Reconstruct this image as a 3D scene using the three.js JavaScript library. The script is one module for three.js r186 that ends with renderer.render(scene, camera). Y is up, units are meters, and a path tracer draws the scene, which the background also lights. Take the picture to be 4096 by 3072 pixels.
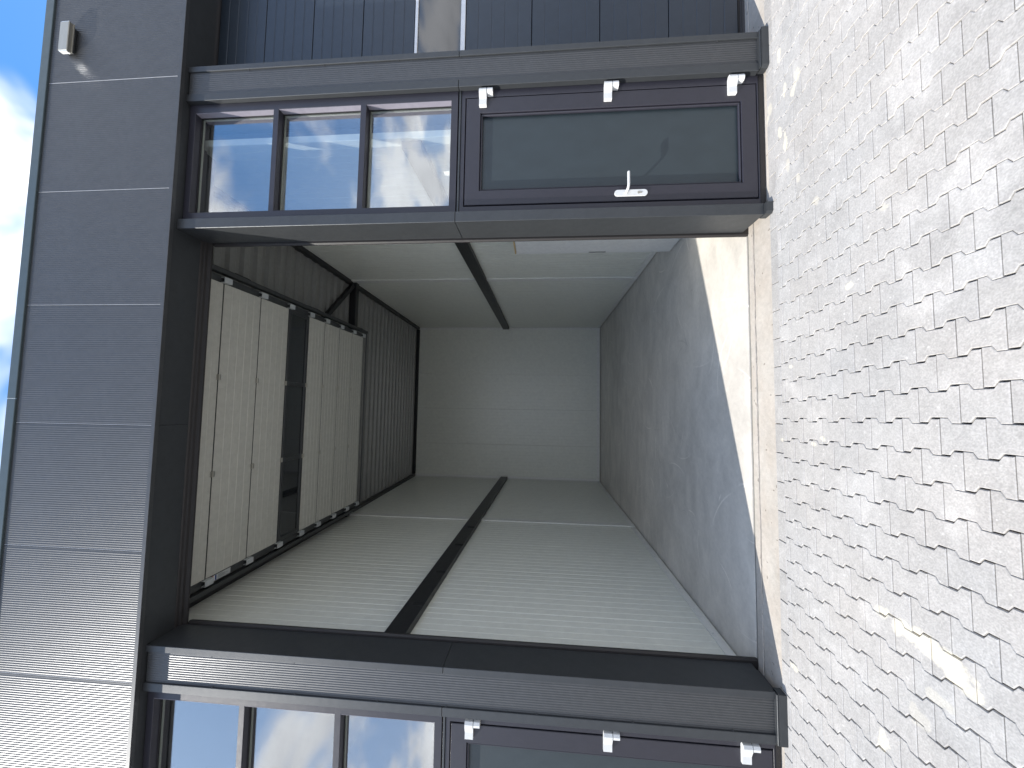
import * as THREE from 'three';
import { mergeGeometries, toCreasedNormals } from 'three/addons/utils/BufferGeometryUtils.js';
import { ConvexGeometry } from 'three/addons/geometries/ConvexGeometry.js';

// ------------------------------------------------------------------ camera (a phone held on its side: image-up is building-right)
const scene = new THREE.Scene();
const EYE = new THREE.Vector3(-0.1462, 1.747, 2.8657);
const RT = new THREE.Vector3(0.99805, 0.01135, 0.06135), UPV = new THREE.Vector3(-0.01617, 0.99677, 0.07864), FW = new THREE.Vector3(0.06026, 0.07948, -0.99501);
const camera = new THREE.PerspectiveCamera(2 * Math.atan(1536 / 1458.95) * 180 / Math.PI, 4 / 3, 0.05, 900);
camera.position.copy(EYE);
camera.setRotationFromMatrix(new THREE.Matrix4().makeBasis(UPV.clone().negate(), RT, FW.clone().negate()));
camera.updateMatrixWorld(true);

const renderer = new THREE.WebGLRenderer({ antialias: true });
renderer.toneMapping = THREE.LinearToneMapping;
renderer.toneMappingExposure = 2.05;
renderer.shadowMap.enabled = true;

// ------------------------------------------------------------------ noise
function rng(seed) { let a = seed >>> 0; return () => { a = (a + 0x6D2B79F5) >>> 0; let t = a; t = Math.imul(t ^ (t >>> 15), t | 1); t ^= t + Math.imul(t ^ (t >>> 7), t | 61); return ((t ^ (t >>> 14)) >>> 0) / 4294967296; }; }
const PERM = (() => { const r = rng(77), p = new Float32Array(4096); for (let i = 0; i < 4096; i++) p[i] = r(); return p; })();
const h3 = (x, y, z) => PERM[(Math.imul(x, 374761393) + Math.imul(y, 668265263) + Math.imul(z, 2147483647 - 1274126177)) >>> 7 & 4095];
const sm = t => t * t * (3 - 2 * t), mix = (a, b, t) => a + (b - a) * t, clamp = (x, a, b) => Math.min(b, Math.max(a, x)), sstep = (a, b, x) => sm(clamp((x - a) / (b - a), 0, 1));
function vn(x, y, z = 0) {
  const xi = Math.floor(x), yi = Math.floor(y), zi = Math.floor(z), u = sm(x - xi), v = sm(y - yi), w = sm(z - zi);
  const l = k => mix(mix(h3(xi, yi, zi + k), h3(xi + 1, yi, zi + k), u), mix(h3(xi, yi + 1, zi + k), h3(xi + 1, yi + 1, zi + k), u), v);
  return mix(l(0), l(1), w);
}
function fbm(x, y, z, n) { let s = 0, a = 0.5, t = 0; for (let i = 0; i < n; i++) { s += a * vn(x, y, z); t += a; a *= 0.52; x *= 2.03; y *= 2.03; z *= 2.03; x += 17.3; y += 5.1; } return s / t; }

// ------------------------------------------------------------------ sky: blue air and broken clouds, computed for the whole sphere
const SUN = new THREE.Vector3(-1, 1.0, 0.3045).normalize();
{
  const W = 2048, H = 1024, d = new Float32Array(W * H * 4);
  for (let j = 0; j < H; j++) for (let i = 0; i < W; i++) {
    const el = ((j + 0.5) / H - 0.5) * Math.PI, az = ((i + 0.5) / W - 0.5) * 2 * Math.PI;
    const x = Math.cos(el) * Math.cos(az), y = Math.sin(el), z = Math.cos(el) * Math.sin(az);
    const yy = Math.max(y, 0), c = x * SUN.x + y * SUN.y + z * SUN.z;
    const hz = Math.pow(1 - yy, 2.3);
    let r = mix(0.06, 0.45, hz), g = mix(0.20, 0.55, hz), b = mix(0.49, 0.72, hz);
    const glow = Math.pow(Math.max(c, 0), 7); r += 0.48 * glow; g += 0.52 * glow; b += 0.5 * glow;
    const k = 1 / (yy + 0.16), px = x * k * 1.5, pz = z * k * 1.5;
    const wx = fbm(px * 1.4 + 9.1, pz * 1.4, 3.3, 3) - 0.5, wz = fbm(px * 1.4 - 4.7, pz * 1.4 + 8, 1.1, 3) - 0.5;
    const n = fbm(px * 2.028 + wx * 1.1 + 37.215, pz * 2.028 + wz * 1.1 + 30.526, 0.7, 6);
    const cl = sstep(0.42, 0.62, n), lit = 0.62 + 0.55 * fbm(px * 3 + 31, pz * 3 + 7, 5, 4) - 0.16 * sstep(0.62, 0.85, n);
    const f = cl * 0.94;
    r = mix(r, 0.90 * lit, f); g = mix(g, 0.91 * lit, f); b = mix(b, 0.94 * lit, f);
    if (y < 0) { const t = clamp(-y * 6, 0, 1); r = mix(r, 0.3, t); g = mix(g, 0.3, t); b = mix(b, 0.3, t); }
    const o = (j * W + i) * 4; d[o] = r; d[o + 1] = g; d[o + 2] = b; d[o + 3] = 1;
  }
  const t = new THREE.DataTexture(d, W, H, THREE.RGBAFormat, THREE.FloatType);
  t.mapping = THREE.EquirectangularReflectionMapping; t.magFilter = t.minFilter = THREE.LinearFilter; t.wrapS = THREE.RepeatWrapping; t.needsUpdate = true;
  scene.background = t; scene.environment = t;
}
const sun = new THREE.DirectionalLight(new THREE.Color(1, 0.955, 0.885), 3.1);
sun.position.copy(SUN).multiplyScalar(40); sun.target.position.set(0, 1, -1); scene.add(sun, sun.target);
sun.castShadow = true; sun.shadow.mapSize.set(4096, 4096); sun.shadow.radius = 1;
Object.assign(sun.shadow.camera, { left: -12, right: 12, top: 12, bottom: -12, near: 1, far: 90 });

// ------------------------------------------------------------------ textures
function tex(w, h, fn, srgb = true) {
  const d = new Uint8Array(w * h * 4);
  for (let j = 0; j < h; j++) for (let i = 0; i < w; i++) { const c = fn(i, j), o = (j * w + i) * 4; d[o] = clamp(c[0], 0, 1) * 255; d[o + 1] = clamp(c[1], 0, 1) * 255; d[o + 2] = clamp(c[2], 0, 1) * 255; d[o + 3] = 255; }
  const t = new THREE.DataTexture(d, w, h); t.wrapS = t.wrapT = THREE.RepeatWrapping; t.magFilter = THREE.LinearFilter; t.minFilter = THREE.LinearMipmapLinearFilter; t.generateMipmaps = true;
  if (srgb) t.colorSpace = THREE.SRGBColorSpace; t.needsUpdate = true; return t;
}
const scaled = (t, sx, sy = sx, ox = 0, oy = 0) => { const c = t.clone(); c.repeat.set(sx, sy); c.offset.set(ox, oy); c.needsUpdate = true; return c; };
const g1 = v => [v, v, v];
// powder-coat grain with faint handling marks
const R0 = rng(5);
const grain = tex(512, 512, (i, j) => { const q = 0.86 + 0.07 * fbm(i / 40, j / 40, 1, 3) + 0.06 * R0(); return g1(q); });
const grainR = tex(512, 512, (i, j) => g1(0.74 + 0.2 * fbm(i / 26, j / 26, 4, 4) + 0.06 * R0()), false);
const orange = tex(512, 512, (i, j) => g1(0.5 * fbm(i / 3.1, j / 3.1, 9, 2) + 0.5 * fbm(i / 90, j / 90, 2, 2)), false);
// paving sheet, 10 m x 5 m, x from -4.5, z from 0
const stains = [[-1.19, 0.92, .05, .10, .8], [-1.2, 1.0, .045, .12, .9], [-1.225, 1.085, .06, .10, 1], [-1.273, 1.15, .03, .06, .8], [-1.165, .80, .03, .05, .7], [-1.81, .764, .06, .04, .7], [-1.4, 1.05, .03, .06, .4], [-1.55, .95, .05, .05, .35],
  [2.506, .141, .06, .02, .9], [2.105, .275, .05, .03, .9], [2.184, .188, .06, .02, .9], [2.191, .318, .05, .03, .7], [1.915, .124, .05, .02, .9], [1.79, .179, .07, .025, .95], [1.6, .2, .05, .02, .5], [1.45, .3, .04, .02, .5], [1.2, .45, .03, .03, .5], [.564, .675, .022, .035, .95], [-.323, .44, .02, .03, .95], [.158, .169, .012, .02, .9], [-.36, .36, .012, .02, .8], [-1.9, .1, .02, .05, .9], [.9, .9, .02, .05, .5]];
const specks = []; { const r = rng(31); for (let i = 0; i < 2600; i++) specks.push([-4.5 + 10 * r(), 5 * r() * r(), 0.0015 + 0.0055 * r() * r() * r(), 0.35 + 0.6 * r()]); }
const paveTex = (() => {
  const W = 2048, H = 1024, a = new Float32Array(W * H * 3), R = rng(91);
  for (let j = 0; j < H; j++) for (let i = 0; i < W; i++) {
    const x = -4.5 + 10 * i / W, z = 5 * j / H;
    let v = 0.73 + 0.045 * (fbm(x * 2.2, z * 2.2, 3, 4) - 0.5) + 0.06 * (fbm(x * 26, z * 34, 8, 3) - 0.5) + 0.10 * (R() - 0.5);
    v += 0.04 * sstep(0.56, 0.75, fbm(x * 5 + 4, z * 7, 12, 4)) - 0.03 * sstep(0.58, 0.8, fbm(x * 3 + 40, z * 3, 2, 4));
    let w = 0;
    for (const s of stains) { const dx = (x - s[0]) / s[2], dz = (z - s[1]) / s[3], q = dx * dx + dz * dz; if (q < 3) w = Math.max(w, s[4] * sstep(1.1, 0.55, q + 2.8 * (fbm(x * 30, z * 30, 6, 5) - 0.5))); }
    const o = (j * W + i) * 3, warm = 0.014 * (fbm(x * 1.6 + 9, z * 1.6, 5, 3) - 0.5);
    a[o] = mix(v + warm, 0.93, w * 0.75); a[o + 1] = mix(v - 0.003, 0.91, w * 0.75); a[o + 2] = mix(v - 0.004 - warm, 0.84, w * 0.75);
  }
  for (const [x, z, s, q] of specks) { const ci = (x + 4.5) / 10 * W, cj = z / 5 * H, rr = s / 10 * W; for (let j = Math.floor(cj - rr); j <= cj + rr + 1; j++) for (let i = Math.floor(ci - rr); i <= ci + rr + 1; i++) { if (i < 0 || j < 0 || i >= W || j >= H) continue; const dd = Math.hypot(i - ci, j - cj), t = q * clamp(rr + 0.6 - dd, 0, 1), o = (j * W + i) * 3; for (let k = 0; k < 3; k++) a[o + k] = mix(a[o + k], 0.95, t); } }
  return tex(W, H, (i, j) => { const o = (j * W + i) * 3; return [a[o], a[o + 1], a[o + 2]]; });
})();
const paveBump = tex(512, 512, (i, j) => g1(0.55 * fbm(i / 2.2, j / 2.2, 3, 2) + 0.45 * fbm(i / 12, j / 12, 7, 3)), false);
// power-floated floor: cloudy patches, sweeping trowel arcs and scratches
const floorTex = (() => {
  const W = 1024, H = 1600, a = new Float32Array(W * H), R = rng(12);
  for (let j = 0; j < H; j++) for (let i = 0; i < W; i++) {
    const x = i / W * 5.2, z = j / H * 8.2, wx = 0.7 * (fbm(x, z, 1, 3) - 0.5);
    a[j * W + i] = 0.82 + 0.13 * (fbm(x * 0.9 + wx, z * 1.3, 2, 5) - 0.5) + 0.12 * (fbm(x * 3.5 + wx * 4, z * 7, 6, 4) - 0.5) + 0.05 * (fbm(x * 30, z * 30, 3, 2) - 0.5) + 0.03 * (R() - 0.5);
  }
  for (let k = 0; k < 170; k++) {
    const cx = R() * W, cy = R() * H, rad = 30 + 170 * R(), a0 = R() * 6.28, al = 0.25 + 1.1 * R(), amp = (R() < 0.65 ? 0.07 : -0.05) * (0.4 + R()), wd = 1 + 2.2 * R();
    for (let s = 0; s < rad * al * 1.6; s++) { const t = a0 + s / (rad * 1.6), fx = cx + Math.cos(t) * rad, fy = cy + Math.sin(t) * rad * 0.97, e = Math.sin(Math.PI * s / (rad * al * 1.6)); for (let q = 0; q < wd; q++) { const i = Math.round(fx + Math.cos(t) * q), j = Math.round(fy + Math.sin(t) * q); if (i >= 0 && j >= 0 && i < W && j < H) a[j * W + i] += amp * e * 0.85; } }
  }
  return tex(W, H, (i, j) => { const v = a[j * W + i]; return [v, v * 0.995, v * 0.985]; });
})();
const apronTex = tex(1024, 256, (i, j) => { const x = i / 1024 * 4, z = j / 256; let v = 0.80 + 0.1 * (fbm(x * 3, z * 5, 4, 4) - 0.5) + 0.08 * (fbm(x * 40, z * 40, 2, 3) - 0.5) + 0.04 * (R0() - 0.5); if (fbm(x * 28 + 3, z * 28, 9, 2) > 0.86) v -= 0.2; const t = 0.05 * fbm(x * 6, z * 9, 8, 3); return [v + 0.01, v - 0.006 - t * 0.4, v - 0.034 - t * 0.7]; });
const liner = tex(512, 512, (i, j) => g1(0.9 + 0.05 * fbm(i / 30, j / 30, 3, 3) + 0.035 * R0()));
const doorTex = (() => { // dark panel with paint specks low on the hinge side
  const W = 512, H = 1024, R = rng(3), a = new Float32Array(W * H); for (let i = 0; i < W * H; i++) a[i] = 0.85 + 0.1 * fbm((i % W) / 60, Math.floor(i / W) / 60, 2, 3) + 0.05 * R();
  const out = new Float32Array(W * H); const dots = [[.62, .30, 2], [.75, .255, 3], [.72, .262, 2], [.68, .275, 1.6], [.83, .245, 2], [.45, .28, 2], [.5, .255, 1.6], [.42, .262, 1.5], [.57, .225, 1.6], [.8, .09, 1.6], [.3, .24, 1.5], [.4, .7, 1.5]];
  for (const [u, v, s] of dots) for (let j = -4; j <= 4; j++) for (let i = -4; i <= 4; i++) { const X = Math.round(u * W) + i, Y = Math.round(v * H) + j; out[Y * W + X] = Math.max(out[Y * W + X], clamp(s - Math.hypot(i, j) + 0.3, 0, 1)); }
  return tex(W, H, (i, j) => { const q = a[j * W + i], t = out[j * W + i]; return [mix(q * 0.93, 1, t), mix(q * 0.985, 1, t), mix(q, 1, t)]; });
})();

// ------------------------------------------------------------------ materials (linear base colours)
const lin = (r, g, b) => new THREE.Color().setRGB(r, g, b);
const std = (c, o = {}) => new THREE.MeshStandardMaterial({ color: c, roughness: 0.6, ...o });
const gR = scaled(grainR, 2), gB = scaled(orange, 3), gC = scaled(grain, 2);
const M = {
  fascia: std(lin(0.108, 0.111, 0.115), { metalness: 0.7, roughness: 0.53, map: gC, roughnessMap: gR }),
  trim: std(lin(0.066, 0.071, 0.076), { metalness: 0.45, roughness: 0.48, map: gC, roughnessMap: gR, bumpMap: gB, bumpScale: 0.0004 }),
  frame: std(lin(0.029, 0.028, 0.039), { roughness: 0.42, map: gC, roughnessMap: gR, bumpMap: gB, bumpScale: 0.0005 }),
  leafPanel: std(lin(0.036, 0.045, 0.050), { roughness: 0.45, map: doorTex, roughnessMap: gR }),
  section: std(lin(0.032, 0.045, 0.064), { roughness: 0.4, metalness: 0.25, map: gC, roughnessMap: gR, bumpMap: gB, bumpScale: 0.0005 }),
  cap: std(lin(0.09, 0.12, 0.13), { metalness: 0.4, roughness: 0.5, map: gC, roughnessMap: gR }),
  black: std(lin(0.012, 0.012, 0.013), { roughness: 0.7, map: gC }),
  rubber: std(lin(0.016, 0.014, 0.014), { roughness: 0.55, bumpMap: gB, bumpScale: 0.002 }),
  steel: std(lin(0.018, 0.019, 0.021), { roughness: 0.5, map: gC, roughnessMap: gR }),
  white: std(lin(0.80, 0.80, 0.78), { roughness: 0.4, map: gC }),
  silver: std(lin(0.78, 0.79, 0.8), { metalness: 0.35, roughness: 0.38, map: gC }),
  liner: std(lin(0.79, 0.80, 0.725), { roughness: 0.34, map: liner, roughnessMap: gR }),
  flash: std(lin(0.82, 0.82, 0.78), { roughness: 0.4, map: gC }),
  overhead: std(lin(0.62, 0.61, 0.545), { roughness: 0.5, map: gC }),
  deck: std(lin(0.30, 0.30, 0.285), { roughness: 0.5, metalness: 0.2, map: gC, roughnessMap: gR }),
  galv: std(lin(0.62, 0.65, 0.65), { metalness: 0.15, roughness: 0.45, map: gC, roughnessMap: gR }),
  rail: std(lin(0.10, 0.105, 0.108), { metalness: 0.6, roughness: 0.5, map: gC, roughnessMap: gR }),
  alu: std(lin(0.75, 0.76, 0.78), { metalness: 0.3, roughness: 0.4, map: gC }),
  bead: std(lin(0.62, 0.6, 0.5), { roughness: 0.45 }),
  lampBody: std(lin(0.50, 0.48, 0.42), { metalness: 0.85, roughness: 0.42, map: scaled(grain, 1, 14), roughnessMap: gR }),
  lens: new THREE.MeshPhysicalMaterial({ color: lin(0.85, 0.86, 0.86), roughness: 0.22, metalness: 0.9 }),
  glass: new THREE.MeshPhysicalMaterial({ color: lin(0.93, 0.96, 0.97), transmission: 1, thickness: 0, roughness: 0.0, ior: 2.9 }),
  darkGlass: new THREE.MeshPhysicalMaterial({ color: lin(0.03, 0.033, 0.038), roughness: 0.03, transmission: 0.5, thickness: 0, ior: 1.9 }),
  paver: std(lin(0.87, 0.845, 0.81), { roughness: 0.86, map: paveTex, bumpMap: scaled(paveBump, 10, 5), bumpScale: 0.0012, vertexColors: true }),
  sand: std(lin(0.06, 0.055, 0.05), { roughness: 0.95, map: scaled(grain, 3) }),
  floor: std(lin(1.0, 0.955, 0.89), { roughness: 0.46, map: floorTex, roughnessMap: scaled(grainR, 0.6) }),
  apron: std(lin(0.78, 0.765, 0.75), { roughness: 0.9, map: scaled(apronTex, 0.25, 1), bumpMap: scaled(paveBump, 3), bumpScale: 0.002 }),
  joint: std(lin(0.27, 0.26, 0.23), { roughness: 0.95, map: scaled(grain, 4), bumpMap: scaled(paveBump, 6), bumpScale: 0.006 }),
  core: std(lin(0.06, 0.06, 0.065), { roughness: 0.7 }),
  sunPaint: std(lin(0.24, 0.225, 0.265), { roughness: 0.4, map: gC }),  // paler than the frame: sunlight on the window reveals put into the colour
  wood: std(lin(0.55, 0.40, 0.2), { roughness: 0.6 }),
};

// ------------------------------------------------------------------ helpers
function boxUV(g) { // uv in metres from the dominant axis of every face
  g = g.index ? g.toNonIndexed() : g; const p = g.attributes.position, uv = new Float32Array(p.count * 2), a = new THREE.Vector3(), b = new THREE.Vector3(), c = new THREE.Vector3();
  for (let i = 0; i < p.count; i += 3) {
    a.fromBufferAttribute(p, i); b.fromBufferAttribute(p, i + 1).sub(a); c.fromBufferAttribute(p, i + 2).sub(a); b.cross(c); const nx = Math.abs(b.x), ny = Math.abs(b.y), nz = Math.abs(b.z);
    for (let k = 0; k < 3; k++) { a.fromBufferAttribute(p, i + k); const u = nx > ny && nx > nz ? [a.z, a.y] : ny > nz ? [a.x, a.z] : [a.x, a.y]; uv.set(u, (i + k) * 2); }
  }
  g.setAttribute('uv', new THREE.BufferAttribute(uv, 2)); return g;
}
function clean(g) { for (const k of Object.keys(g.attributes)) if (!['position', 'normal', 'uv', 'color'].includes(k)) g.deleteAttribute(k); return g; }
function put(name, g, m, parent, label) {
  if (!g.attributes.color) g = boxUV(g); clean(g); g.computeBoundingBox(); const c = g.boundingBox.getCenter(new THREE.Vector3()); g.translate(-c.x, -c.y, -c.z);
  const o = new THREE.Mesh(g, m); o.name = name; o.position.copy(c); o.castShadow = o.receiveShadow = true; if (label) o.userData.label = label; parent.add(o); return o;
}
function group(name, parent, label) { const o = new THREE.Group(); o.name = name; if (label) o.userData.label = label; parent.add(o); return o; }
const used = {};
function top(name, kind, label, category, pos = [0, 0, 0], grp) { const n = used[name] = (used[name] || 0) + 1; const o = new THREE.Group(); o.name = n > 1 ? `${name}_${String(n - 1).padStart(3, '0')}` : name; o.position.set(...pos); if (kind) o.userData.kind = kind; if (label) o.userData.label = label; if (category) o.userData.category = category; if (grp) o.userData.group = grp; scene.add(o); return o; }
function cbox(x0, x1, y0, y1, z0, z1, c = 0.002) { // box with chamfered edges
  const pts = []; c = Math.min(c, (x1 - x0) / 3, (y1 - y0) / 3, (z1 - z0) / 3);
  for (const sx of [0, 1]) for (const sy of [0, 1]) for (const sz of [0, 1]) { const X = sx ? x1 : x0, Y = sy ? y1 : y0, Z = sz ? z1 : z0, dx = sx ? -c : c, dy = sy ? -c : c, dz = sz ? -c : c; pts.push(new THREE.Vector3(X, Y + dy, Z + dz), new THREE.Vector3(X + dx, Y, Z + dz), new THREE.Vector3(X + dx, Y + dy, Z)); }
  return new ConvexGeometry(pts);
}
const box = (x0, x1, y0, y1, z0, z1) => new THREE.BoxGeometry(x1 - x0, y1 - y0, z1 - z0).translate((x0 + x1) / 2, (y0 + y1) / 2, (z0 + z1) / 2).toNonIndexed();
const shapeOf = pts => { const s = new THREE.Shape(); pts.forEach((p, i) => i ? s.lineTo(p[0], p[1]) : s.moveTo(p[0], p[1])); return s; };
const MV = new THREE.Matrix4().makeBasis(new THREE.Vector3(1, 0, 0), new THREE.Vector3(0, 0, -1), new THREE.Vector3(0, 1, 0));
const MH = new THREE.Matrix4().makeBasis(new THREE.Vector3(0, 0, -1), new THREE.Vector3(0, 1, 0), new THREE.Vector3(1, 0, 0));
const extrude = (s, d, o = {}) => new THREE.ExtrudeGeometry(s, { depth: d, bevelEnabled: false, ...o });
// profile of (x,z) points extruded upward, and profile of (z,y) points extruded along x
const vert = (pts, y0, y1) => extrude(shapeOf(pts.map(([x, z]) => [x, -z])), y1 - y0).applyMatrix4(MV).translate(0, y0, 0);
const horiz = (pts, x0, x1) => extrude(shapeOf(pts.map(([z, y]) => [-z, y])), x1 - x0).applyMatrix4(MH).translate(x0, 0, 0);
// a front plate in the xy plane with rectangular holes, from z0 back to z1, with eased edges
function plate(x0, x1, y0, y1, holes, z0, z1, bev = 0.0025) {
  const s = shapeOf([[x0 + bev, y0 + bev], [x1 - bev, y0 + bev], [x1 - bev, y1 - bev], [x0 + bev, y1 - bev]]);
  for (const [a, b, c, d] of holes) { const h = new THREE.Path(); h.moveTo(a - bev, c - bev); h.lineTo(a - bev, d + bev); h.lineTo(b + bev, d + bev); h.lineTo(b + bev, c - bev); h.closePath(); s.holes.push(h); }
  return extrude(s, z0 - z1 - 2 * bev, { bevelEnabled: true, bevelSize: bev, bevelThickness: bev, bevelSegments: 1 }).translate(0, 0, z1 + bev);
}
function ribs(x0, x1, zf, zb, pitch, dep, flat = 0.012) { // ribbed sheet: raised and sunk bands with sloped flanks
  const n = Math.round((x1 - x0 - 2 * flat) / pitch), p = (x1 - x0 - 2 * flat) / n, pts = [[x0, zb], [x0, zf - dep]];
  for (let i = 0; i < n; i++) { const a = x0 + flat + i * p; pts.push([a + p * 0.05, zf - dep], [a + p * 0.36, zf], [a + p * 0.60, zf], [a + p * 0.90, zf - dep]); }
  pts.push([x1, zf - dep], [x1, zb]); return pts;
}
const rot = (g, ay, x, z) => g.rotateY(ay).translate(x, 0, z);
function bar(a, b, w, h) { // rectangular bar between two points
  const A = new THREE.Vector3(...a), B = new THREE.Vector3(...b), d = B.clone().sub(A), L = d.length(); const g = cbox(-w / 2, w / 2, -h / 2, h / 2, 0, L, 0.002);
  g.applyQuaternion(new THREE.Quaternion().setFromUnitVectors(new THREE.Vector3(0, 0, 1), d.normalize())); return g.translate(A.x, A.y, A.z);
}

// ------------------------------------------------------------------ dimensions (metres)
const XL = -2.15, XLL = -2.508, XM = 1.359, XMR = 1.447, XR = 2.53, XRR = 2.856, XE = 6.37, YS = 4.95, ZF = 0.057, WL = -2.298, WR = 2.231, ZB = -8.05;
const yRoof = z => 5.42 - 0.018 * z;

// ------------------------------------------------------------------ ground
{
  const g = top('ground', 'structure');
  const s = new THREE.Mesh(new THREE.PlaneGeometry(800, 800).rotateX(-Math.PI / 2), std(lin(0.36, 0.355, 0.345), { roughness: 0.95, map: scaled(grain, 160) })); s.name = 'yard_surface'; s.position.set(0, -0.075, 0); s.receiveShadow = true; g.add(s);
}
{ // sand bed under the paving
  const g = top('sand_bed', 'structure'); put('sand', box(-8, 8.5, -0.06, -0.022, -0.015, 6.2), M.sand, g);
}
{ // interlocking concrete pavers with waisted sides
  const g = top('paving', 'structure'); const R = rng(404);
  const PX = 0.1395, PZ = 0.168, A = 0.0115, Z0 = 0.0665, GAP = 0.0023, CH = 0.0028;
  const cells = [];
  for (let k = -56; k <= 62; k++) { const xc = -0.180 + PX * (k - 0.5), zj = (k & 1) ? 1.194 : 1.111; for (let n = -8; n <= 30; n++) { const zc = zj + PZ * (n + 0.5); if (zc + PZ / 2 < Z0 + 0.012 || zc > 6) continue; const x = xc + 0.033 * (zc - 1.1); if (x < -7.7 || x > 8.2) continue; cells.push([x, zc, k]); } }
  const outline = (zc) => {
    const h = PZ / 2 - 0.0016, t = PX / 2 - GAP, e = 0.0325, f = 0.048; const up = [[-h, t + A], [-(h - e), t + A], [-(h - f), t - A], [h - f, t - A], [h - e, t + A], [h, t + A]];
    let poly = [...up.map(([z, x]) => [x, z]), ...up.slice().reverse().map(([z, x]) => [-x, z])];
    if (zc - PZ / 2 < Z0) { const zl = Z0 - zc, out = []; for (let i = 0; i < poly.length; i++) { const a = poly[i], b = poly[(i + 1) % poly.length], ia = a[1] >= zl, ib = b[1] >= zl; if (ia) out.push(a); if (ia !== ib) { const q = (zl - a[1]) / (b[1] - a[1]); out.push([mix(a[0], b[0], q), zl]); } } poly = out.filter((p, i) => { const q = out[(i + 1) % out.length]; return Math.hypot(p[0] - q[0], p[1] - q[1]) > 0.0008; }); }
    return poly;
  };
  const paverGeo = (x, z) => {
    const o = outline(z), n = o.length, inner = [];
    for (let i = 0; i < n; i++) { const p = o[(i + n - 1) % n], c = o[i], q = o[(i + 1) % n]; let ax = c[1] - p[1], ay = -(c[0] - p[0]), bx = q[1] - c[1], by = -(q[0] - c[0]); const la = Math.hypot(ax, ay), lb = Math.hypot(bx, by); ax /= la; ay /= la; bx /= lb; by /= lb; const k = CH / Math.max(0.35, 1 + ax * bx + ay * by); inner.push([c[0] + (ax + bx) * k, c[1] + (ay + by) * k]); }
    // pick the inward sign from area
    const ar = P => P.reduce((s, p, i) => { const q = P[(i + 1) % n]; return s + p[0] * q[1] - q[0] * p[1]; }, 0);
    if (Math.abs(ar(inner)) > Math.abs(ar(o))) for (let i = 0; i < n; i++) { inner[i][0] = 2 * o[i][0] - inner[i][0]; inner[i][1] = 2 * o[i][1] - inner[i][1]; }
    const dy = (R() - 0.5) * 0.0012, tx = (R() - 0.5) * 0.003, tz = (R() - 0.5) * 0.003, tone = 0.955 + 0.06 * R(), tw = 1 + 0.012 * (R() - 0.5), P = [], C = [];
    const v = (p, y) => { P.push(x + p[0], y + (y > -0.02 ? dy + tx * p[0] + tz * p[1] : 0), z + p[1]); C.push(tone * tw, tone, tone / tw); };
    const ccw = ar(o) < 0;
    const tri = (a, ya, b, yb, c, yc) => { if (ccw) { v(a, ya); v(b, yb); v(c, yc); } else { v(a, ya); v(c, yc); v(b, yb); } };
    for (const [a, b, c] of THREE.ShapeUtils.triangulateShape(inner.map(p => new THREE.Vector2(p[0], p[1])), [])) { const pa = inner[a], pb = inner[b], pc = inner[c]; const s = (pb[0] - pa[0]) * (pc[1] - pa[1]) - (pb[1] - pa[1]) * (pc[0] - pa[0]); if (s < 0) { v(pa, 0); v(pb, 0); v(pc, 0); } else { v(pa, 0); v(pc, 0); v(pb, 0); } }
    for (let i = 0; i < n; i++) { const j = (i + 1) % n; tri(inner[i], 0, inner[j], 0, o[j], -CH); tri(inner[i], 0, o[j], -CH, o[i], -CH); tri(o[i], -CH, o[j], -CH, o[j], -0.03); tri(o[i], -CH, o[j], -0.03, o[i], -0.03); }
    const gg = new THREE.BufferGeometry(); gg.setAttribute('position', new THREE.Float32BufferAttribute(P, 3)); gg.setAttribute('color', new THREE.Float32BufferAttribute(C, 3));
    const uv = []; for (let i = 0; i < P.length; i += 3) uv.push((P[i] + 4.5) / 10, P[i + 2] / 5); gg.setAttribute('uv', new THREE.Float32BufferAttribute(uv, 2)); gg.computeVertexNormals(); return gg;
  };
  const score = ([x, z]) => { const p = new THREE.Vector3(x, 0, z), d = p.distanceTo(EYE); const q = p.project(camera); const inF = Math.abs(q.x) < 1.04 && Math.abs(q.y) < 1.05 && q.z < 1; return (inF ? 1000 : 0) + 1 / d; };
  cells.sort((a, b) => score(b) - score(a));
  const nIn = cells.filter(c => score(c) > 500).length; console.log('pavers in frame', nIn, 'of', cells.length);
  const rest = [];
  cells.forEach(([x, z], i) => { const gg = paverGeo(x, z); if (i < 300) put('paver', gg, M.paver, g); else rest.push(gg); });
  const s = put('paver_field', mergeGeometries(rest), M.paver, g); s.userData.kind = 'stuff';
}
{ // soldier row of edging blocks along the apron
  const g = top('edging_row', 'structure'); const R = rng(8);
  for (let k = -32; k <= 36; k++) { const x1 = 0.808 + 0.2105 * k, x0 = x1 - 0.2105, b = cbox(x0 + 0.0024, x1 - 0.0024, -0.03, 0.0005 + 0.001 * R(), -0.018 + 0.003 * R(), 0.0645, 0.003), n = b.attributes.position.count, t = 0.86 + 0.14 * R(), col = new Float32Array(n * 3).fill(t); const p = b.attributes.position, uv = []; for (let i = 0; i < n; i++) uv.push((p.getX(i) + 4.5) / 10, (p.getZ(i) + 0.3) / 5); b.setAttribute('uv', new THREE.Float32BufferAttribute(uv, 2)); b.setAttribute('color', new THREE.Float32BufferAttribute(col, 3)); put('edging_block', b, M.paver, g); }
}
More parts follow.
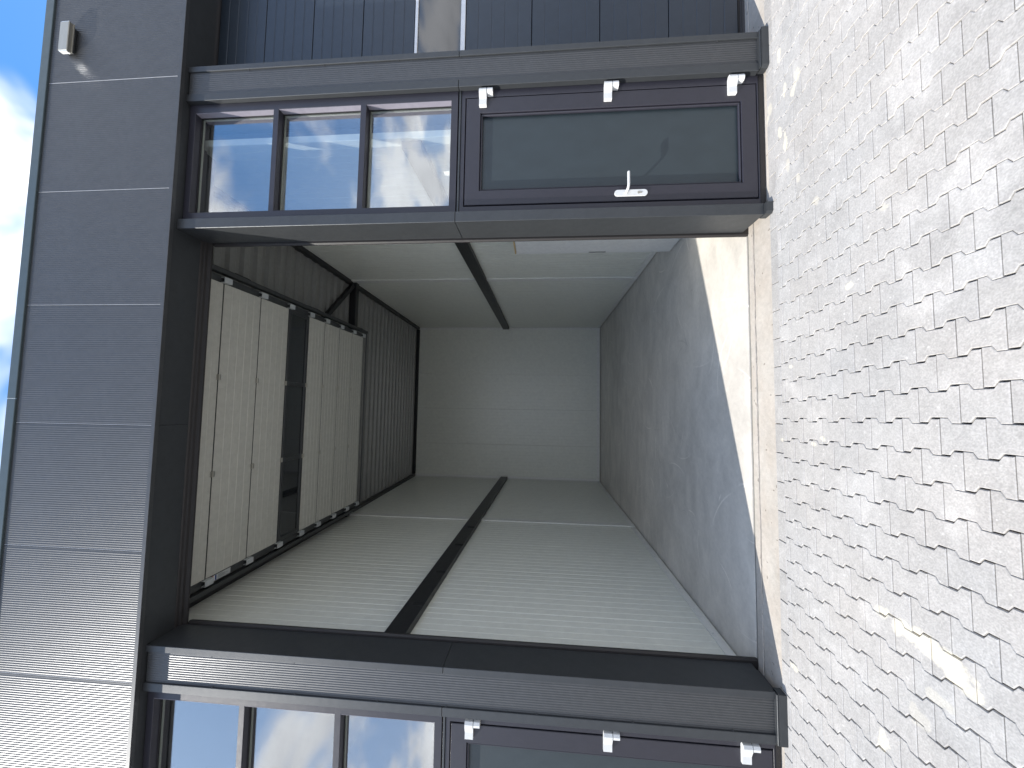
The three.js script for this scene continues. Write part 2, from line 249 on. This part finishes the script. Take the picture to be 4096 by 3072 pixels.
function slabStrip(x0, x1, zf, zb, y, jf, jb, seed) { // concrete strip whose long edges are broken and uneven
  const n = Math.round((x1 - x0) / 0.02), front = [], back = []; for (let i = 0; i <= n; i++) { const x = mix(x0, x1, i / n); front.push([x, zf + jf * (fbm(x * 9, seed, 1, 4) - 0.5) + jf * 0.6 * (fbm(x * 60, seed, 4, 2) - 0.5)]); back.push([x, zb + jb * (fbm(x * 9, seed + 5, 2, 4) - 0.5) + jb * 0.6 * (fbm(x * 60, seed + 3, 4, 2) - 0.5)]); }
  return vert([...front, ...back.reverse()], -0.08, y);
}
{
  const g = top('concrete_apron', 'structure');
  put('apron_strip', slabStrip(-7.6, 8, -0.0215, -0.236, -0.006, 0.002, 0.014, 3), M.apron, g);
  put('apron_lip', slabStrip(-7.6, 8, -0.244, -0.309, 0.0, 0.012, 0.006, 21), M.apron, g);
  put('mortar_joint', box(-7.6, 8, -0.08, -0.009, -0.345, -0.225), M.joint, g);
}
{
  const g = top('concrete_floor', 'structure');
  const f = box(-7.6, 8, -0.08, 0.0, -8.2, -0.338); const p = f.attributes.position; put('floor_slab', f, M.floor, g);
  const q = g.children[0].geometry, uv = q.attributes.uv, pp = q.attributes.position; for (let i = 0; i < pp.count; i++) uv.setXY(i, (pp.getX(i) + 0.2 + 2.6) / 5.2, (pp.getZ(i) + 4.1) / 8.2);
}

// ------------------------------------------------------------------ the building
const B = top('storage_unit_building', null, 'dark grey metal-clad building of storage units with an open overhead door', 'building');
{ // ribbed fascia panels, cap and bottom drip trim
  const f = group('fascia', B); const S = 1.0256, X0 = 2.718;
  for (let k = -5; k <= 9; k++) { const x1 = X0 - (k - 1) * S, x0 = x1 - S; put('fascia_panel', vert(ribs(x0 + 0.0035, x1 - 0.0035, ZF, ZF - 0.035, 0.0180, 0.0013, 0.01), YS + 0.028, 6.262), M.fascia, f); put('panel_edge', box(x0 + 0.0012, x0 + 0.0032, YS + 0.03, 6.25, ZF - 0.03, ZF - 0.0008), M.alu, f); }
  put('fascia_backing', box(-7.5, 8.8, YS + 0.02, 6.3, -0.06, ZF - 0.034), M.black, f);
  put('drip_trim', cbox(-7.5, 8.8, YS - 0.006, YS + 0.029, ZF - 0.03, ZF + 0.004, 0.002), M.fascia, f);
  for (const [a, b] of [[-7.5, -4.8], [-4.799, -0.153], [-0.152, 4.2], [4.201, 8.8]]) put('roof_cap', cbox(a, b, 6.256, 6.338, -0.35, ZF + 0.014, 0.003), M.cap, f);
  for (const [a, b] of [[-7.5, -0.36], [-0.357, 8.8]]) put('soffit', box(a, b, YS + 0.002, YS + 0.03, -0.235, ZF - 0.031), M.trim, f);
  put('lintel', box(-7.5, 8.8, YS + 0.031, 6.25, -0.36, -0.061), M.core, f);
}
function ribbedPost(xa, xb) { // two cover trims with a ribbed strip between, a foot and screws
  const p = group('post', B);
  for (const [y0, y1] of [[0.06, 2.468], [2.471, YS]]) {
    put('cover_trim', cbox(xa, xa + 0.066, y0, y1, -0.06, 0, 0.0025), M.trim, p); put('cover_trim', cbox(xb - 0.05, xb, y0, y1, -0.30, 0, 0.0025), M.trim, p);
  }
  put('ribbed_strip', vert(ribs(xa + 0.067, xb - 0.051, -0.010, -0.05, 0.0178, 0.0021, 0.012), 0.06, YS - 0.015), M.fascia, p);
  put('post_core', box(xa + 0.003, xb - 0.051, 0.003, YS, -0.30, -0.061), M.core, p);
  put('foot', vert([[xa + 0.004, -0.04], [xa + 0.004, 0.012], [xa + 0.02, 0.034], [xb + 0.005, 0.034], [xb + 0.005, -0.04]], 0.004, 0.052), M.trim, p);
  put('foot_cap', cbox(xa + 0.012, xb - 0.004, 0.052, 0.062, -0.02, 0.02, 0.002), M.trim, p);
  for (const y of [0.35, 1.05, 1.75, 2.44, 2.98, 3.65, 4.35]) for (const x of [xa + 0.071, xb - 0.055]) put('screw', new THREE.CylinderGeometry(0.004, 0.004, 0.005, 8).rotateX(Math.PI / 2).translate(x, y + (x > (xa + xb) / 2 ? 0.02 : 0), -0.006), M.core, p);
}
ribbedPost(XR, XRR); ribbedPost(XLL, XL);
function cornerPost(xa, xb) { const p = group('post', B); for (const [y0, y1] of [[0.05, 2.468], [2.471, YS]]) put('cover_trim', cbox(xa, xb, y0, y1, -0.30, 0, 0.0025), M.trim, p); put('foot', vert([[xa - 0.004, -0.06], [xa - 0.004, 0.018], [xa + 0.012, 0.034], [xb - 0.005, 0.034], [xb - 0.005, -0.06]], 0.004, 0.05), M.trim, p); }
cornerPost(XM, XMR); cornerPost(-3.68, -3.591); cornerPost(XE, XE + 0.089); ribbedPost(-7.5, -7.18); ribbedPost(XE + 1.18, XE + 1.5);

function doorUnit(dx, labW, labD) { // three-light window over a framed door, hinged on the right
  const X = v => v + dx;
  const w = group('window', B, labW), holes = [[X(1.523), X(2.45), 4.143, 4.888], [X(1.523), X(2.45), 3.34, 4.094], [X(1.523), X(2.45), 2.537, 3.288]];
  put('window_frame', plate(X(1.449), X(2.529), 2.478, YS - 0.003, holes, -0.043, -0.150), M.frame, w);
  for (const [a, b, c, d] of holes) {
    put('pane', box(a, b, c, d, -0.116, -0.112), M.glass, w);
    put('glazing_bead', plate(a + 0.0005, b - 0.0005, c + 0.0005, d - 0.0005, [[a + 0.014, b - 0.014, c + 0.014, d - 0.014]], -0.119, -0.130, 0.001), M.bead, w);
    put('painted_sun_reveal', cbox(b - 0.0035, b - 0.0005, c + 0.001, d - 0.001, -0.0995, -0.0445, 0.0006), M.sunPaint, w);  // added pale strip, right side only: painted sunlight on the frame edge
    put('gasket', plate(a + 0.0005, b - 0.0005, c + 0.0005, d - 0.0005, [[a + 0.006, b - 0.006, c + 0.006, d - 0.006]], -0.1, -0.11, 0.001), M.black, w);
  }
  put('transom_strip', cbox(X(1.449), X(2.529), 2.452, 2.468, -0.06, -0.040, 0.0015), M.trim, w);
  const d = group('entrance_door', B, labD);
  put('door_frame', plate(X(1.449), X(2.529), 0.044, 2.449, [[X(1.511), X(2.466), 0.056, 2.414]], -0.046, -0.12), M.frame, d);
  put('leaf_frame', plate(X(1.521), X(2.457), 0.063, 2.406, [[X(1.645), X(2.323), 0.178, 2.283]], -0.043, -0.10, 0.003), M.frame, d);
  put('glazing_bead', plate(X(1.646), X(2.322), 0.179, 2.282, [[X(1.663), X(2.305), 0.196, 2.265]], -0.052, -0.078, 0.007), M.frame, d);
  const pn = put('leaf_panel', box(X(1.6455), X(2.3225), 0.1785, 2.2825, -0.098, -0.080), M.leafPanel, d); { const g = pn.geometry, p = g.attributes.position, uv = g.attributes.uv; for (let i = 0; i < p.count; i++) uv.setXY(i, p.getX(i) / 0.677 + 0.5, p.getY(i) / 2.104 + 0.5); }
  put('threshold', cbox(X(1.449), X(2.529), 0.003, 0.0425, -0.12, -0.050, 0.003), M.rubber, d);
  put('door_backing', box(X(1.47), X(2.52), 0.05, 2.44, -0.16, -0.122), M.black, d);
  for (const y of [2.262, 1.228, 0.252]) { const h = d;
    put('hinge', vert([[X(2.368), -0.0425], [X(2.368), -0.022], [X(2.374), -0.016], [X(2.425), -0.016], [X(2.455), -0.004], [X(2.47), 0.004], [X(2.492), 0.006], [X(2.511), -0.004], [X(2.512), -0.03], [X(2.49), -0.0425]], y - 0.031, y + 0.031), M.white, h);
    put('hinge_knuckle', vert([[X(2.464), -0.0455], [X(2.464), -0.012], [X(2.474), 0.003], [X(2.492), 0.006], [X(2.510), -0.003], [X(2.514), -0.03], [X(2.505), -0.0455]], y - 0.083, y - 0.036), M.white, h); }
  // handle: long plate with rounded ends, lever and cylinder
  { const s = new THREE.Shape(); const a = X(1.556), b = X(1.606), r = 0.025, m = (a + b) / 2; s.moveTo(a, 0.94); s.absarc(m, 0.94, r, Math.PI, 2 * Math.PI); s.lineTo(b, 1.147); s.absarc(m, 1.147, r, 0, Math.PI);
    put('handle_plate', extrude(s, 0.008, { bevelEnabled: true, bevelSize: 0.002, bevelThickness: 0.003, bevelSegments: 2, curveSegments: 10 }).translate(0, 0, -0.042), M.white, d);
    const path = new THREE.CatmullRomCurve3([[1.581, 1.082, -0.03], [1.581, 1.082, 0.008], [1.586, 1.080, 0.024], [1.606, 1.077, 0.031], [1.66, 1.0765, 0.031], [1.712, 1.0765, 0.031]].map(([x, y, z]) => new THREE.Vector3(X(x), y, z)));
    put('lever', mergeGeometries([new THREE.TubeGeometry(path, 36, 0.0105, 12).toNonIndexed(), new THREE.SphereGeometry(0.0105, 12, 8).translate(X(1.712), 1.0765, 0.031).toNonIndexed()]), M.white, d);
    put('lock_cylinder', mergeGeometries([new THREE.CylinderGeometry(0.0095, 0.0095, 0.006, 20).rotateX(Math.PI / 2).translate(X(1.581), 0.984, -0.030).toNonIndexed(), box(X(1.576), X(1.586), 0.958, 0.982, -0.033, -0.0275)]), M.lampBody, d); }
  put('unit_core', mergeGeometries([box(X(1.449), X(1.5), 0.004, YS, -0.30, -0.161), box(X(2.47), X(2.5285), 0.004, YS, -0.30, -0.161), box(X(1.501), X(2.469), 2.41, 2.53, -0.30, -0.161)]), M.core, d);
}
doorUnit(0, 'three stacked panes over the dark door right of the opening', 'dark framed entrance door with white hinges and lever handle');
doorUnit(-5.040, 'three stacked panes mirroring clouds left of the opening', 'dark entrance door cut off by the picture edge, left of the opening');
doorUnit(5.011);

function closedDoor(xa, xb, label) { // closed overhead door with ribbed sections and a glazed strip
  const d = group('closed_overhead_door', B, label), z = -0.285;
  const sect = (y0, y1) => { const n = 5, pts = [[z - 0.04, y0 + 0.003]]; pts.push([z - 0.003, y0 + 0.003], [z, y0 + 0.006]); for (let i = 1; i < n; i++) { const y = mix(y0, y1, i / n); pts.push([z, y - 0.007], [z - 0.0025, y - 0.003], [z - 0.0025, y + 0.003], [z, y + 0.007]); } pts.push([z, y1 - 0.006], [z - 0.003, y1 - 0.003], [z - 0.04, y1 - 0.003]); put('door_section', horiz(pts, xa, xb), M.section, d); };
  const ys = [0.056, 0.648, 1.253, 1.87, 2.487]; for (let i = 0; i < 4; i++) sect(ys[i], ys[i + 1]);
  put('window_rail', cbox(xa, xb, 2.490, 2.533, z - 0.04, z + 0.006, 0.003), M.alu, d); put('window_rail', cbox(xa, xb, 2.944, 2.972, z - 0.04, z + 0.006, 0.003), M.alu, d);
  put('window_strip', box(xa, xb, 2.534, 2.943, z - 0.014, z - 0.010), M.darkGlass, d); put('window_backing', box(xa, xb, 2.534, 2.943, z - 0.05, z - 0.03), M.black, d);
  const yt = [2.975, 3.484, 3.983, 4.473, 4.96]; for (let i = 0; i < 4; i++) sect(yt[i], yt[i + 1]);
  put('door_backing', box(xa, xb, 0.05, 4.96, z - 0.09, z - 0.055), M.black, d);
  put('bottom_seal', horiz([[z - 0.045, 0.003], [z - 0.045, 0.054], [z - 0.004, 0.054], [z - 0.008, 0.036], [z + 0.002, 0.028], [z - 0.004, 0.02], [z + 0.004, 0.003]], xa, xb), M.rubber, d);
}
closedDoor(XRR + 0.001, XE - 0.001, 'closed dark overhead door with a glazed strip at the right edge'); closedDoor(-7.179, -3.681);

{ // rubber seals round the open bay
  const s = group('bay_seal', B);
  put('side_seal', vert([[XM - 0.022, -0.33], [XM - 0.026, -0.318], [XM - 0.014, -0.303], [XM + 0.06, -0.302], [XM + 0.06, -0.345], [XM - 0.018, -0.345]], 0.004, YS - 0.06), M.rubber, s);
  put('side_seal', vert([[XL + 0.022, -0.33], [XL + 0.018, -0.345], [XL - 0.06, -0.345], [XL - 0.06, -0.302], [XL + 0.014, -0.303], [XL + 0.026, -0.318]], 0.004, YS - 0.06), M.rubber, s);
  put('head_seal', horiz([[-0.236, YS + 0.02], [-0.236, YS + 0.002], [-0.245, YS - 0.004], [-0.262, YS - 0.008], [-0.268, YS - 0.022], [-0.288, YS - 0.026], [-0.297, YS - 0.052], [-0.312, YS - 0.054], [-0.318, YS - 0.03], [-0.318, YS + 0.02]], XL - 0.05, XM + 0.05), M.rubber, s);
}
// ------------------------------------------------------------------ inside the open bay
{
  const linerPanel = (w, n) => { const pts = [[0.001, -0.06], [0.001, -0.004], [0.006, 0]]; for (let i = 1; i < n; i++) { const a = w * i / n; pts.push([a - 0.004, 0], [a - 0.0015, -0.0022], [a + 0.0015, -0.0022], [a + 0.004, 0]); } pts.push([w - 0.006, 0], [w - 0.001, -0.004], [w - 0.001, -0.06]); return pts; };
  const wall = (name, len, ay, x, z, joints, htop) => { const g = group(name, B); const js = [0, ...joints, len]; for (let i = 0; i + 1 < js.length; i++) { const w = js[i + 1] - js[i], geo = vert(linerPanel(w, Math.max(2, Math.round(w / 0.1))), 0.012, htop).translate(js[i], 0, 0); put('wall_panel', rot(geo, ay, x, z), M.liner, g); } return g; };
  // left wall faces +x: local x runs toward -z
  const wl = wall('interior_wall_left', 7.73, Math.PI / 2, WL, -0.32, [0.75, 1.7, 2.62, 3.63, 4.63, 5.63, 6.63], 5.6);
  const wr = wall('interior_wall_right', 7.88, -Math.PI / 2, WR, ZB + 0.0, [0.55, 1.5, 2.5, 3.48, 4.15, 5.1, 6.05, 7.0], 5.6);
  const wb = wall('interior_wall_back', WR - WL, 0, WL, ZB, [1.0, 2.056, 3.103, 4.148], 5.62);
  // white flashings: column strips, corner angles and skirting angles
  put('column_strip', cbox(WL + 0.001, WL + 0.02, 0.02, 5.45, -4.17, -4.03, 0.003), M.flash, wl); put('column_strip', cbox(WR - 0.02, WR - 0.001, 0.02, 5.45, -3.89, -3.76, 0.003), M.flash, wr);
  for (const [g, x0, x1] of [[wl, WL + 0.001, WL + 0.012], [wr, WR - 0.012, WR - 0.001]]) { put('skirting_angle', cbox(x0, x1, 0.03, 0.105, ZB + 0.01, -0.4, 0.002), M.flash, g); put('corner_angle', cbox(x0, x1, 0.1, 5.5, ZB + 0.013, ZB + 0.075, 0.002), M.flash, g); }
  put('skirting_angle', cbox(WL + 0.013, WR - 0.013, 0.03, 0.105, ZB + 0.001, ZB + 0.012, 0.002), M.flash, wb);
  for (const x of [WL + 0.013, WR - 0.073]) put('corner_angle', cbox(x, x + 0.06, 0.106, 5.5, ZB + 0.001, ZB + 0.012, 0.002), M.flash, wb);
  const R = rng(66); for (let z = -0.9; z > -7.6; z -= 0.42 + 0.1 * R()) put('screw', new THREE.CylinderGeometry(0.006, 0.006, 0.006, 8).rotateZ(Math.PI / 2).translate(WL + 0.014, 0.082, z), M.galv, wl);
  // trapezoidal roof deck, ribs across the bay
  const dk = group('roof_deck', B); const pit = 0.21; let z = -0.24; while (z > -8.2) {
    const z1 = Math.max(z - pit * 5, -8.25), pts = []; const n = Math.round((z - z1) / pit); for (let i = 0; i < n; i++) { const a = z - i * pit, y = yRoof(a); pts.push([a, y], [a - 0.075, y], [a - 0.095, y + 0.05], [a - 0.12, y + 0.05], [a - 0.13, y + 0.044], [a - 0.14, y + 0.05], [a - 0.19, y + 0.05]); }
    pts.push([z1, yRoof(z1)], [z1, yRoof(z1) + 0.09], [z, yRoof(z) + 0.09]); put('deck_sheet', horiz(pts, WL - 0.1, WR + 0.1), M.deck, dk); z = z1; if (n === 0) break; }
  // dark edge angles and steel
  const st = group('steel_frame', B);
  for (const x of [WL + 0.035, WR - 0.035]) put('eaves_angle', bar([x, yRoof(-0.5) - 0.03, -0.4], [x, yRoof(ZB) - 0.03, ZB + 0.06], 0.07, 0.09), M.steel, st);
  put('eaves_angle', cbox(WL + 0.075, WR - 0.075, yRoof(ZB) - 0.07, yRoof(ZB) + 0.02, ZB + 0.012, ZB + 0.07, 0.003), M.steel, st);
  put('cross_beam', cbox(WL + 0.02, WR - 0.02, yRoof(-3.9) - 0.135, yRoof(-3.9) - 0.002, -3.96, -3.85, 0.004), M.steel, st);
  put('diagonal_brace', bar([2.14, yRoof(-3.8) - 0.07, -3.83], [1.2, yRoof(-2.8) - 0.06, -2.86], 0.07, 0.07), M.steel, st);
  put('diagonal_brace', bar([-2.2, yRoof(-3.8) - 0.07, -3.83], [-1.26, yRoof(-2.8) - 0.06, -2.86], 0.07, 0.07), M.steel, st);
  const lb = bar([WL + 0.038, 3.055, -0.33], [WL + 0.038, 2.80, ZB + 0.09], 0.074, 0.20); put('wall_rail', lb, M.steel, st, 'dark steel rail along the left wall');
  put('wall_rail', bar([WR - 0.038, 2.935, -0.2], [WR - 0.038, 2.815, ZB + 0.09], 0.074, 0.185), M.steel, st, 'dark steel rail along the right wall');
  for (const zz of [-0.95, -1.7, -2.6, -3.4]) put('rail_cleat', cbox(WL + 0.0755, WL + 0.0785, 2.985 - 0.033 * (-zz - 0.3) - 0.03, 3.075 - 0.033 * (-zz - 0.3), zz - 0.06, zz, 0.001), M.black, st);
}
{ // open overhead door lying under the roof
  const d = group('open_overhead_door', B, 'open overhead door of cream sections lying under the roof'), y = 5.25, xa = -2.017, xb = 1.150;
  const js = [-0.36, -0.83, -1.368, -1.876, -2.324, -2.731, -3.165, -3.59, -4.0];
  for (let i = 0; i < 8; i++) {
    const a = js[i] - 0.008, b = js[i + 1] + 0.008;
    if (i !== 3) { const n = 5, pts = [[a, y + 0.04], [a, y + 0.003], [a - 0.003, y]]; for (let k = 1; k < n; k++) { const q = mix(a, b, k / n); pts.push([q + 0.005, y], [q + 0.0015, y + 0.003], [q - 0.0015, y + 0.003], [q - 0.005, y]); } pts.push([b + 0.003, y], [b, y + 0.003], [b, y + 0.04]); put('section', horiz(pts, xa, xb), M.overhead, d); }
    else {
      const f = []; const m1 = 0.116, m2 = -0.929; f.push(cbox(xa, xb, y - 0.004, y + 0.04, a - 0.05, a, 0.003), cbox(xa, xb, y - 0.004, y + 0.04, b, b + 0.045, 0.003)); for (const [p, q] of [[xa, xa + 0.05], [m2 - 0.03, m2 + 0.03], [m1 - 0.03, m1 + 0.03], [xb - 0.05, xb]]) f.push(cbox(p, q, y - 0.003, y + 0.039, b + 0.046, a - 0.051, 0.003));
      put('window_section_frame', mergeGeometries(f.map(g => clean(g))), M.rail, d);
      for (const [p, q] of [[xa + 0.051, m2 - 0.031], [m2 + 0.031, m1 - 0.031], [m1 + 0.031, xb - 0.051]]) put('pane', box(p, q, y + 0.012, y + 0.016, b + 0.047, a - 0.052), M.darkGlass, d);
    }
    if (i) put('joint_seal', box(xa, xb, y + 0.004, y + 0.03, js[i] - 0.0055, js[i] + 0.0055), M.black, d);
    if (i) for (const x of [0.116, -0.929]) put('hinge', mergeGeometries([cbox(x - 0.03, x + 0.03, y - 0.006, y - 0.001, js[i] - 0.028, js[i] + 0.028, 0.001), new THREE.CylinderGeometry(0.007, 0.007, 0.056, 10).rotateZ(Math.PI / 2).translate(x, y - 0.009, js[i]).toNonIndexed()].map(g => clean(boxUV(g)))), M.lampBody, d);
  }
  for (const [s, x0] of [[1, xb], [-1, xa]]) {
    const X = (a, b) => s > 0 ? [x0 + a, x0 + b] : [x0 - b, x0 - a];
    put('end_stile', cbox(...X(0.001, 0.075), y - 0.003, y + 0.04, -3.99, -0.36, 0.002), M.rail, d);
    for (let i = 1; i < 9; i++) { const zz = js[i] + (i === 8 ? 0.05 : 0); put('roller_bracket', mergeGeometries([cbox(...X(0.002, 0.062), y - 0.052, y - 0.044, zz - 0.05, zz + 0.05, 0.001), cbox(...X(0.002, 0.007), y - 0.0435, y - 0.004, zz - 0.05, zz + 0.05, 0.001), cbox(...X(0.057, 0.062), y - 0.0435, y - 0.004, zz - 0.05, zz + 0.05, 0.001)].map(g => clean(g))), M.galv, d); }
    const tr = []; for (const [a, b, c, e] of [[0.10, 0.104, -0.03, 0.03], [0.1045, 0.15, 0.026, 0.03], [0.1045, 0.15, -0.03, -0.026]]) tr.push(cbox(...X(a, b), y + c, y + e, -4.12, -0.33, 0.001)); put('track', mergeGeometries(tr.map(g => clean(g))), M.rail, d);
    for (const zz of [-1.15, -2.55, -3.95]) { const xc = X(0.152, 0.156)[0] + 0.002; put('track_hanger', bar([xc, y, zz], [xc + s * 0.08, yRoof(zz) - 0.005, zz + 0.0], 0.035, 0.004), M.steel, d); put('track_hanger', bar([xc + s * 0.004, y + 0.01, zz - 0.05], [xc + s * 0.07, yRoof(zz + 0.42) - 0.005, zz + 0.40], 0.03, 0.004), M.steel, d); }
  }
  put('outer_skin', box(xa, xb, y + 0.0405, y + 0.046, -3.99, -0.37), M.black, d);
  put('rear_tube', new THREE.CylinderGeometry(0.013, 0.013, 3.47, 12).rotateZ(Math.PI / 2).translate((xa + xb) / 2, y + 0.005, -4.14), M.rail, d);
  // maker's sticker: small flag and lines of print
  const cv = document.createElement('canvas'); cv.width = 256; cv.height = 96; const c = cv.getContext('2d'); c.fillStyle = '#c9cccb'; c.fillRect(0, 0, 256, 96); c.fillStyle = '#b3202a'; c.fillRect(4, 6, 20, 84); c.fillStyle = '#f2f2f2'; c.fillRect(24, 6, 20, 84); c.fillStyle = '#1c3c86'; c.fillRect(44, 6, 20, 84); c.fillStyle = '#3a3f40'; for (let i = 0; i < 5; i++) c.fillRect(86, 14 + i * 15, 60 + (i * 37) % 80, 5);
  const t = new THREE.CanvasTexture(cv); t.colorSpace = THREE.SRGBColorSpace; const sg = new THREE.PlaneGeometry(0.24, 0.06).rotateX(Math.PI / 2).rotateY(Math.PI / 2); const sk = new THREE.Mesh(sg, std(lin(0.8, 0.8, 0.8), { map: t, side: THREE.DoubleSide })); sk.name = 'sticker'; sk.position.set(xa - 0.038, y - 0.0045, -1.02); d.add(sk);
}
{ // outer shell that closes the building behind and at the sides
  const s = group('outer_shell', B);
  put('roof_slab', box(-7.5, 8.8, 5.72, 6.2, -8.5, -0.37), M.core, s);
  put('rear_wall', box(-7.5, 8.8, -0.05, 5.715, -8.5, -8.21), M.core, s); put('end_wall', box(-7.62, -7.505, -0.05, 6.2, -8.5, -0.1), M.core, s); put('end_wall', box(8.805, 8.92, -0.05, 6.2, -8.5, -0.1), M.core, s);
  put('party_wall', box(WL - 0.20, WL - 0.065, 0.005, 5.715, -8.2, -0.345), M.core, s); put('party_wall', box(WR + 0.065, WR + 0.22, 0.005, 5.715, -8.2, -0.31), M.core, s);
}
// ------------------------------------------------------------------ loose things
{
  const c = top('white_cupboard', null, 'tall white flush cupboard against the right interior wall', 'cupboard', [2.115, 0, -1.7]);
  const q = 2.115, w = -1.7; const P = (n, x0, x1, y0, y1, z0, z1, m, ch = 0.003) => put(n, cbox(x0 - q, x1 - q, y0, y1, z0 - w, z1 - w, ch), m, c);
  P('carcass', 2.02, 2.229, 0.012, 2.115, -2.16, -1.16, M.white); P('door_leaf', 2.0, 2.0185, 0.012, 2.112, -2.165, -1.155, M.white, 0.002); P('wood_edge', 2.0, 2.229, 2.117, 2.135, -2.165, -1.155, M.wood, 0.001);
  const h = put('pull_slot', vert([[1.9985 - q, -2.148 - w], [1.9985 - q, -2.128 - w], [2.0 - q, -2.128 - w], [2.0 - q, -2.148 - w]], 0.88, 1.11), M.black, c);
}
{
  const l = top('wall_lamp', null, 'small brushed metal box lamp fixed high on the ribbed fascia', 'lamp', [3.112, 5.99, ZF]);
  const P = (n, x0, x1, y0, y1, z0, z1, m, ch = 0.003) => put(n, cbox(x0 - 3.112, x1 - 3.112, y0 - 5.99, y1 - 5.99, z0 - ZF, z1 - ZF, ch), m, l);
  P('mounting_plate', 2.985, 3.225, 6.015, 6.085, ZF + 0.001, 0.082, M.trim); P('housing', 2.965, 3.24, 6.004, 6.094, 0.083, 0.122, M.lampBody, 0.004); P('lens', 2.960, 2.9645, 6.01, 6.088, 0.087, 0.118, M.lens, 0.001); P('lens', 3.2405, 3.245, 6.01, 6.088, 0.087, 0.118, M.lens, 0.001); P('back_flange', 2.968, 3.238, 5.997, 6.0035, 0.083, 0.092, M.lampBody, 0.001);
}
renderer.render(scene, camera);
